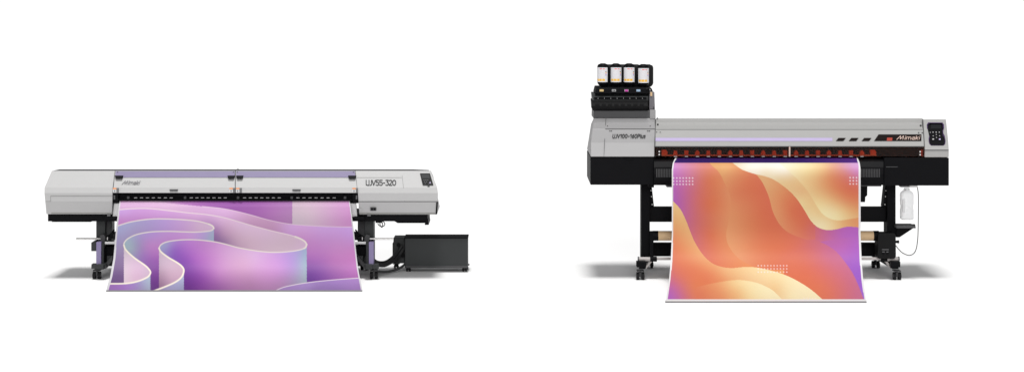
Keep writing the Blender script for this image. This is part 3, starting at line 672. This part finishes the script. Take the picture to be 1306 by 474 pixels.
fr = [(769.0, .34, 0, -.30, 'black ink bottle with a white label, leftmost of the front row'), (785.5, .34, 0, .02, 'white labelled black ink bottle in the front row above the silver chip'),
      (802.4, .34, 0, -.05, 'white labelled black ink bottle in the front row above the magenta chip'), (820.4, .34, -.006, .05, 'white labelled black ink bottle in the front row above the pale blue chip')]
for k, (px, Yb, dz, rz, lab) in enumerate(fr):
    o = bp if k == 0 else copy_tree(bp)
    z = WZ(111.5, .34) ; o.location = (WX(px, Yb), Yb, z + dz); o.rotation_euler.z = rz; o['label'] = lab
bkp = [(776.5, 'back row black ink bottle behind the gap between first and second front bottles'), (794.0, 'back row black ink bottle behind the gap between second and third front bottles'),
       (811.0, 'back row black ink bottle behind the gap between third and fourth front bottles'), (826.0, 'unlabelled black ink bottle showing at the right end of the back row')]
for k, (px, lab) in enumerate(bkp):
    o = bk if k == 0 else copy_tree(bk)
    o.location = (WX(px, .44), .44, WZ(111.5, .34) - .012); o['label'] = lab
for o in (bp, bk):
    pass

# --- stand
for sx in (0, 1):
    q = (lambda v: 1960.4 - v) if sx else (lambda v: v)
    def rc(mb, x0, y0, x1, y1, a, b): A = sorted((q(x0), q(x1))); return mb.rect(A[0], y0, A[1], y1, a, b)
    leg = rc(MB(), 818, 235.5, 828.8, 330, .10, .24).build('leg', 'blacker', RP, .003)
    gs = MB().prism([(q(828.6), 236), (q(831.2), 236), (q(834.2), 263.8), (q(828.6), 263.8)], .13, .22).build('gusset', 'blacker', leg)
    g = MB()
    for y in (243, 250.5, 260.6): A = sorted((q(829.8), q(831.0))); g.rect(A[0] + (y - 243) * (.08 if not sx else -.08), y - .5, A[1] + (y - 243) * (.08 if not sx else -.08), y + .5, .127, .14)
    g.build('bolt', 'steel', leg)
    ft = MB(); xa, xb = sorted((WX(q(814.5), 0), WX(q(823), 0)))
    ft.slant(xa, xb, -.01, -.03 if sx else .12, .72, .088, .125); ft.build('foot', 'blacker', RP, .004)
    rc(MB(), 812, 333.5, 824, 340.6, -.02, .05).build('foot_cap', 'black', RP, .003)
    MB().prism([(q(822), 340.5), (q(833), 328.5), (q(835.5), 328.5), (q(824.5), 342.5)], .05, .10).build('foot_brace', 'wheelgrey', RP, .002)
    caster(RP, WX(q(816.6), .02), .02, .030, w=.020, gap=.020)
    caster(RP, (xa + xb) / 2 + (-.026 if sx else .104), .62, .030, w=.020, gap=.020)
    MB().tube([W(q(814.6), 330, .05), W(q(829), 330, .05)], .0165, 20).build('take_up_end', 'wheelgrey', RP)
    MB().tube([W(q(813.4), 330, .05), W(q(815.0), 330, .05)], .020, 20).build('take_up_collar', 'mgrey', RP)
    MB().tube([W(q(829.4), 330, .05), W(q(837.6), 330, .05)], .020, 20).build('bearing', 'black', RP)
MB().rect(828.6, 263.8, 1131.8, 282.8, .15, .21).build('cross_beam', 'black', RP, .003)
MB().rect(828.6, 309.8, 1131.8, 326.6, .26, .32).build('lower_cross_beam', 'black', RP, .003)
MB().tube([W(837, 329.4, .05), W(1124, 329.4, .05)], .0115, 20).build('take_up_bar', 'wheelgrey', RP)
MB().rect(829.0, 295.4, 833.6, 330, .04, .10).build('roll_arm', 'black', RP, .003)
MB().tube([W(832.6, 300.3, .07), W(839.2, 300.3, .07)], .039, 24).build('roll_holder', 'black', RP)
mu = MB().prism([(1121.5, 297.6), (1140.8, 297.6), (1142.6, 299.4), (1142.8, 327), (1140.8, 329.6), (1121.0, 329.6), (1119.4, 327.4), (1119.8, 299.4)], .0, .13).build('winder_motor', 'ridge', RP, .004)
g = MB(); g.rect(1124.8, 317.6, 1133.6, 318.4, -.004, .01); g.rect(1125.2, 320.4, 1128.4, 321.4, -.004, .01); g.rect(1130.4, 320.4, 1133.2, 321.4, -.004, .01); g.build('switch_mark', 'mgrey', mu)
g = MB(); g.rect(1125.4, 321.8, 1128.2, 324.0, -.006, .01); g.rect(1130.4, 321.8, 1133.2, 324.0, -.006, .01); g.build('switch', 'blacker', mu)
MB().tube([W(1113.6, 300.3, .07), W(1120.5, 300.3, .07)], .039, 24).build('roll_holder', 'black', RP)
MB().tube([W(1142.6, 308.0, .05), W(1146.4, 308.0, .05)], [.009, .013]).build('knob', 'black', RP)
MB().prism([(1143.0, 286.0), (1167.6, 286.0), (1167.0, 289.4), (1147.4, 302.4), (1143.0, 302.4)], .10, .13).build('shelf_bracket', 'black', RP, .002)
t = MB(); a = W(1143, 286, .0); b = W(1167.6, 287.4, .0); t.box(a.x, b.x, -.01, .16, b.z - .02, a.z - .012); t.build('shelf', 'dgrey', RP, .002)
MB().prism([(1099.6, 236), (1106.4, 236), (1106.2, 249), (1103.8, 251), (1103.4, 257.6), (1098, 257.6), (1098, 236)], .13, .2).build('feed_lever', 'black', RP, .002)
MB().rect(1160.6, 236.4, 1170.4, 238.8, .0, .06).build('drain_fitting', 'white', RP, .002)
MB().rect(1149, 236.2, 1161.0, 238.6, .05, .12).build('bottle_hanger', 'mgrey', RP)

# kraft roll carried by the holders
rl = thing('paper_roll', 'tan kraft paper roll carried low behind the orange sheet', 'paper roll', tuple(W(977, 300.3, .07)))
MB().tube([W(838.8, 300.3, .07), W(1114.2, 300.3, .07)], .0375, 32).build('paper_wrap', 'kraft', rl)
MB().tube([W(836.4, 300.3, .07), W(1116.6, 300.3, .07)], .024, 24).build('core', 'kraft_end', rl)

# waste bottle
c = W(1156.4, 279.5, .07); hb = WZ(239, .07) - c.z
wb = thing('waste_bottle', 'translucent white plastic bottle hanging under the right end of the silver printer', 'bottle', tuple(c))
def sq_lathe(mb, c, prof, n=32, e=.45):
    vs = []
    for rx, ry, z in prof:
        for j in range(n):
            a = 2 * PI * j / n; ca, sa = math.cos(a), math.sin(a)
            vs.append(Vector(c) + Vector((rx * math.copysign(abs(ca) ** e, ca), ry * math.copysign(abs(sa) ** e, sa), z)))
    k = len(prof)
    mb.add(vs, [[i * n + j, i * n + (j + 1) % n, (i + 1) * n + (j + 1) % n, (i + 1) * n + j] for i in range(k - 1) for j in range(n)], True)
    mb.add(vs[:n] + vs[-n:], [list(range(n - 1, -1, -1)), list(range(n, 2 * n))]); return mb
R_ = .050
sq_lathe(MB(), c, [(R_ * .8, .032, 0), (R_ * .97, .038, .006), (R_, .040, .016), (R_, .040, .075), (R_ * .94, .037, .088), (R_ * .92, .036, .105), (R_, .040, .12), (R_, .040, hb - .055), (R_ * .9, .036, hb - .038), (R_ * .55, .024, hb - .024), (.022, .022, hb - .020)]).build('bottle_body', 'milky', wb)
MB().rect(1151.0, 254, 1154.2, 270.5, .0275, .04).build('grip_recess', 'pad', wb, .002)
MB().lathe(c + Vector((0, 0, hb - .022)), [(.024, 0), (.024, .014), (.020, .018)]).build('cap', 'milky', wb)
ctl = [(1170.0, 238.2, .03), (1171.3, 250, .03), (1171.2, 280, .02), (1170.4, 305, .02), (1167.4, 320, .01), (1160.5, 325.2, 0), (1152, 322.6, 0), (1146.4, 317.8, .01), (1142.6, 313.0, .04)]
MB().tube(smooth_curve([tuple(W(*p)) for p in ctl], 8), .0034, 8).build('cable', 'dgrey', None, origin=tuple(W(*ctl[0])), label='thin dark cable looping down from the silver printer body to its winder motor', cat='cable')

# ================================================================== RIGHT PRINTED SHEET
def paint_right(X, Y):
    PUR, PNK, ORG = (186, 104, 192), (208, 112, 130), (221, 120, 88)
    C = grad([(858, 212, (206, 140, 206)), (858, 228, (196, 112, 200)), (858, 245, (186, 104, 192)), (860, 262, (180, 100, 190)), (872, 240, (200, 110, 165)), (874, 270, (198, 108, 158)), (885, 222, (214, 130, 150)), (886, 260, (210, 114, 124)), (886, 290, (208, 114, 126)), (893, 310, (212, 116, 112)),  # paler top rows carry roller sheen mixed into the print colours
              (904, 230, (222, 124, 92)), (905, 260, (221, 120, 86)), (906, 300, (221, 120, 88)), (910, 330, (220, 122, 92)), (920, 255, (224, 136, 96)), (928, 245, (226, 148, 106)), (929, 275, (228, 152, 108)), (922, 290, (226, 146, 104)), (922, 320, (224, 138, 98)), (895, 210, (218, 136, 128)), (912, 222, (224, 136, 100)), (880, 330, (206, 110, 120))], X, Y, p=3.4)
    S1 = smooth_curve([(902, 204), (908, 211), (917, 219.5), (924, 233), (930.5, 248), (932.4, 265), (929, 283), (926.2, 299), (929.4, 313), (940, 327), (955, 337), (975, 344)])
    fill(C, S1 + [(1120, 344), (1120, 190), (902, 190)], [
        (915, 210, (228, 168, 110)), (925, 214, (232, 176, 118)), (936, 213, (228, 160, 108)), (930, 230, (226, 150, 104)), (940, 245, (222, 132, 94)), (955, 232, (222, 124, 88)), (968, 240, (221, 118, 86)), (936, 265, (226, 148, 104)), (934, 290, (228, 156, 110)), (934, 308, (228, 158, 112)), (945, 325, (226, 152, 108)),
        (955, 260, (222, 132, 94)), (955, 290, (223, 138, 96)), (975, 270, (221, 118, 86)), (975, 300, (221, 122, 88)), (960, 315, (223, 136, 96)), (990, 300, (220, 120, 86)), (1000, 320, (219, 118, 88)), (985, 335, (220, 122, 88)), (1020, 305, (217, 116, 98)), (1020, 330, (214, 114, 104)), (1035, 290, (212, 114, 116)), (1045, 305, (204, 110, 138)),
        (1060, 300, (194, 106, 166)), (1075, 295, (186, 104, 190)), (1090, 300, (182, 102, 194)), (1092, 320, (180, 102, 196)), (1070, 315, (190, 106, 176)), (1055, 325, (204, 112, 144)), (1045, 340, (210, 114, 122))], X, Y)
    S2 = smooth_curve([(930, 203), (936, 209), (946, 216), (955, 219.4), (963.5, 222), (970, 229), (975, 237.5), (981, 252), (985.5, 269), (993, 284), (1003, 294.5), (1016, 301), (1030, 305.5)])
    S3 = smooth_curve([(963.5, 222), (975, 224.5), (987.7, 229.5), (1004.5, 241.4), (1017, 254.4), (1026.7, 269), (1034, 281), (1043, 289.4), (1055, 293), (1068, 291.8), (1080.5, 288.9), (1098, 289.8)])
    fill(C, S2 + [(1040, 305), (1040, 200), (930, 190)], [
        (976, 230, (230, 178, 126)), (985, 240, (229, 166, 116)), (985, 255, (228, 160, 112)), (1000, 245, (226, 148, 102)), (1005, 255, (223, 132, 92)), (992, 272, (228, 156, 110)), (1000, 285, (226, 148, 106)), (1012, 270, (221, 120, 86)), (1025, 285, (220, 118, 90)), (1012, 295, (222, 134, 98)), (1028, 300, (217, 120, 100)), (1036, 295, (212, 114, 112))], X, Y)
    # fade of the lower end of that wave
    top = [(930, 203), (936, 209), (946, 216), (955, 219.4), (963.5, 222)]
    fill(C, top + S3 + [(1120, 289), (1120, 190), (930, 190)], [
        (940, 209, (238, 222, 190)), (950, 214, (248, 240, 222)), (965, 214, (250, 244, 232)), (985, 213, (250, 243, 228)), (1000, 217, (249, 241, 226)), (985, 222, (246, 234, 206)), (978, 222, (244, 226, 192)), (995, 230, (238, 210, 160)), (1010, 232, (236, 200, 148)), (1012, 244, (236, 200, 148)), (1022, 245, (234, 190, 138)), (1030, 262, (238, 208, 152)), (1022, 256, (240, 216, 160)), (1038, 280, (244, 228, 178)),
        (1048, 286, (246, 234, 188)), (1060, 288, (243, 222, 168)), (1045, 275, (240, 214, 158)), (1075, 285, (234, 184, 126)), (1092, 284, (228, 156, 106)), (1015, 212, (248, 238, 206)), (1020, 222, (242, 216, 164))], X, Y)
    S4 = smooth_curve([(994, 208), (1001, 213.6), (1008, 219.6), (1021.4, 233), (1032, 246), (1040.4, 260.4), (1048.5, 272), (1059, 278.8), (1070, 280.8), (1083, 279.2), (1098, 276.6)])
    fill(C, S4 + [(1120, 276), (1120, 190), (994, 190)], [
        (1004, 210, (249, 241, 214)), (1020, 212, (247, 232, 186)), (1035, 213, (244, 222, 168)), (1012, 219, (246, 230, 186)), (1050, 212, (238, 200, 148)), (1065, 211, (226, 168, 146)), (1080, 212, (214, 158, 188)), (1093, 213, (216, 160, 212)), (1093, 222, (208, 128, 180)), (1078, 222, (220, 134, 126)),
        (1025, 230, (240, 208, 152)), (1045, 228, (232, 178, 126)), (1060, 225, (226, 148, 106)), (1038, 245, (236, 198, 142)), (1050, 245, (232, 180, 126)), (1065, 238, (224, 138, 96)), (1080, 240, (221, 120, 90)), (1093, 236, (218, 116, 100)), (1093, 250, (221, 124, 90)), (1080, 256, (226, 148, 104)), (1065, 255, (232, 178, 124)),
        (1050, 260, (242, 218, 160)), (1055, 270, (246, 232, 182)), (1068, 273, (244, 226, 172)), (1075, 268, (238, 202, 144)), (1092, 268, (230, 168, 114))], X, Y)
    S5 = smooth_curve([(1046, 308), (1056, 313), (1066, 320), (1076, 331.5), (1087, 347), (1095, 364), (1103, 385)])
    # region to the lower left of the violet arc
    fill(C, [(1000, 330), (1040, 306)] + S5 + [(1103, 392), (1000, 392)], [(1045, 315, (206, 112, 130)), (1025, 318, (214, 114, 104)), (1056, 322, (202, 110, 144)), (1012, 335, (219, 118, 90)), (1010, 345, (220, 118, 90)), (1030, 345, (219, 116, 92)), (1050, 345, (214, 114, 110)), (1065, 335, (204, 112, 138)), (1078, 345, (204, 112, 138)), (1045, 365, (222, 120, 90)), (1060, 375, (220, 118, 96)), (1080, 365, (208, 112, 124)), (1092, 378, (204, 112, 140)), (1085, 352, (202, 112, 140))], X, Y)
    fill(C, S5 + [(1120, 385), (1120, 300), (1100, 300)], [(1060, 310, (190, 106, 172)), (1075, 318, (186, 104, 186)), (1092, 310, (180, 102, 196)), (1085, 335, (166, 98, 196)), (1093, 350, (158, 96, 200)), (1096, 365, (160, 100, 206)), (1101, 378, (164, 106, 214))], X, Y)
    S6 = smooth_curve([(850, 250), (858.7, 256.5), (868, 267), (875, 281), (880, 294), (886, 308), (896, 323.8), (908, 335), (921, 340), (933.6, 341.4), (948, 340.2), (962, 340.4), (975, 342.6), (992, 347), (1009, 353.6), (1028, 364.4), (1042.5, 375.4), (1054, 386)])
    fill(C, S6 + [(1054, 400), (840, 400), (840, 250)], [
        (862, 265, (240, 200, 140)), (870, 275, (238, 194, 134)), (864, 285, (236, 180, 122)), (875, 295, (234, 178, 122)), (862, 300, (228, 152, 104)), (862, 315, (224, 134, 94)), (864, 332, (221, 124, 90)), (880, 310, (231, 166, 114)), (875, 325, (226, 142, 98)), (892, 325, (230, 164, 112)), (885, 342, (222, 128, 92)), (905, 340, (228, 154, 106)),
        (902, 352, (222, 128, 92)), (925, 346, (232, 178, 128)), (945, 345, (238, 200, 148)), (960, 348, (240, 210, 160)), (940, 353, (232, 184, 132)), (920, 356, (226, 148, 102)), (985, 352, (244, 222, 172)), (975, 356, (242, 214, 164)), (1005, 360, (246, 230, 184)), (990, 368, (240, 204, 150)), (1020, 370, (247, 234, 192)), (1010, 379, (246, 232, 186)), (1040, 380, (247, 234, 192)),
        (885, 365, (222, 128, 92)), (865, 355, (212, 116, 112)), (858, 365, (196, 106, 160)), (855, 378, (182, 102, 192)), (870, 376, (202, 110, 144)), (885, 378, (220, 124, 100))], X, Y)
    S7 = smooth_curve([(888, 366), (900, 362.8), (916.7, 359.4), (933.6, 357), (947, 356.8), (963, 359.6), (975, 364), (987, 371), (1000, 384)])
    fill(C, S7 + [(1000, 400), (888, 400)], [(900, 370, (224, 134, 94)), (892, 380, (221, 122, 94)), (920, 364, (232, 166, 116)), (935, 362, (240, 204, 148)), (950, 361, (245, 224, 172)), (920, 378, (228, 148, 104)), (940, 374, (236, 186, 130)), (965, 368, (246, 232, 184)), (955, 380, (242, 214, 160)), (980, 378, (247, 234, 190)), (905, 378, (224, 136, 98))], X, Y)
    # dot grids
    def dots(xs, ys, r=.95, a=.85):
        for x in xs:
            for y in ys:
                m_ = np.clip((r - np.hypot(X - x, Y - y)) / .5 + .5, 0, 1)[..., None] * a; C[:] = C * (1 - m_) + np.array((250, 240, 248.)) * m_
    dots([859.2 + 4.03 * k for k in range(7)], (226.9, 230.9, 234.9)); dots([1084.2, 1088.3, 1092.4], (226.4, 230.4, 234.4)); dots([967 + 4.05 * k for k in range(10)], (338.4, 342.4, 346.5), .9, .7)
    dots([1025.5 + 3.6 * k for k in range(5)], (379.6,), .7, .6)
    m_ = (Y < 207.6)  # deep violet top rows paint in the shade under the printer body
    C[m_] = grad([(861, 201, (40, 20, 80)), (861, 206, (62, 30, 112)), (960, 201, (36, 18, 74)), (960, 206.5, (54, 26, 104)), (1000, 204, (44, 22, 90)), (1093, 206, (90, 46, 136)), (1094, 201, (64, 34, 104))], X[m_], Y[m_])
    li = np.interp(Y, (199, 204, 208, 216, 298, 332.8, 356, 381), (864.5, 861.6, 859.8, 858.7, 858.7, 857.4, 855.2, 851.6)); ri = np.interp(Y, (199, 208, 216, 298, 333, 356, 381), (1091.5, 1094.6, 1095.2, 1095.2, 1096.6, 1098.6, 1102.4))
    C[(X < li) | (X > ri) | (Y > 381.0)] = (240, 239, 241)
    return C
RS_base = (WX(977, -.6), -.6, 0)
sheet('printed_sheet', 199.4, 385.6, ((199.4, 862.2), (204, 859.8), (208, 858.0), (216, 856.9), (298, 856.9), (333, 855.4), (356, 853.4), (381, 849.8), (382.4, 848.6), (385.6, 848.2)),
      ((199.4, 1093.2), (208, 1096.6), (216, 1097.6), (298, 1097.6), (333, 1099), (356, 1100.8), (381, 1104.2), (382.4, 1105.2), (385.6, 1105.4)),
      [(199.4, .05), (202, -.03), (207, -.10), (213, -.145), (221, -.165), (235, -.17), (250, -.17)] + drape(-.17, -1.02, .50),
      paint_right, 'artg', 520, 400, 'orange and cream wave patterned printed sheet hanging from the taller silver printer', 'printed sheet', RS_base, .73)

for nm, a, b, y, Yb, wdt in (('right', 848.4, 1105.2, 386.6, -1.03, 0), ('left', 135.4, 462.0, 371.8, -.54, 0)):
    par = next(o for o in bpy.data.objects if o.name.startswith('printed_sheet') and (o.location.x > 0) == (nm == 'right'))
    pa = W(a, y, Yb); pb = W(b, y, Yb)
    MB().box(pa.x, pb.x, Yb - .010, Yb + .012, .0008, .009).build('contact_shadow_bar', 'contact_shade', par, .003)  # added grey bar stands in for the shadow line below each sheet

# ================================================================== SETTING
g = MB(); R = 1500.0
g.add([(-R, -40, 0), (R, -40, 0), (R, 3000, 0), (-R, 3000, 0)], [[0, 1, 2, 3]])
fl = g.build('floor', mat('white_floor', (.86, .86, .86), .9, noise=.0, spec=.1)); fl['kind'] = 'structure'

# ================================================================== LIGHT, WORLD, CAMERA
wd = bpy.data.worlds.new('World'); S.world = wd; wd.use_nodes = True
nt = wd.node_tree; bg = nt.nodes['Background']
bg.inputs[0].default_value = (.985, .985, 1.0, 1); bg.inputs[1].default_value = .27
def sun(name, strength, angle, tilt_front, tilt_side):
    l = bpy.data.lights.new(name, 'SUN'); l.energy = strength; l.angle = math.radians(angle); l.color = (1.0, .995, .985)
    o = bpy.data.objects.new(name, l); COL.objects.link(o); o.location = (0, -3, 8)
    o.rotation_euler = (math.radians(tilt_front), math.radians(tilt_side), 0)
    return o
sun('overhead_softbox', 2.85, 14, 12, 0)
sun('added_front_fill', 1.22, 30, 66, 0)  # fill lamp added to brighten the upright faces

cam = bpy.data.cameras.new('camera'); co = bpy.data.objects.new('camera', cam); COL.objects.link(co)
co.location = (0, -D, H); co.rotation_euler = (PI / 2, 0, 0)
cam.sensor_fit = 'HORIZONTAL'; cam.sensor_width = 36.0; cam.lens = 36.0 * K / 1306.0
cam.shift_y = -241.0 / 1306.0; cam.clip_start = .1; cam.clip_end = 6000
S.camera = co
S.view_settings.view_transform = 'Standard'; S.view_settings.look = 'None'; S.view_settings.exposure = 0; S.view_settings.gamma = 1
S.view_settings.use_curve_mapping = False
S.cycles.use_denoising = True
S.cycles.max_bounces = 8
for o in S.objects:
    if '_root' in o: del o['_root']
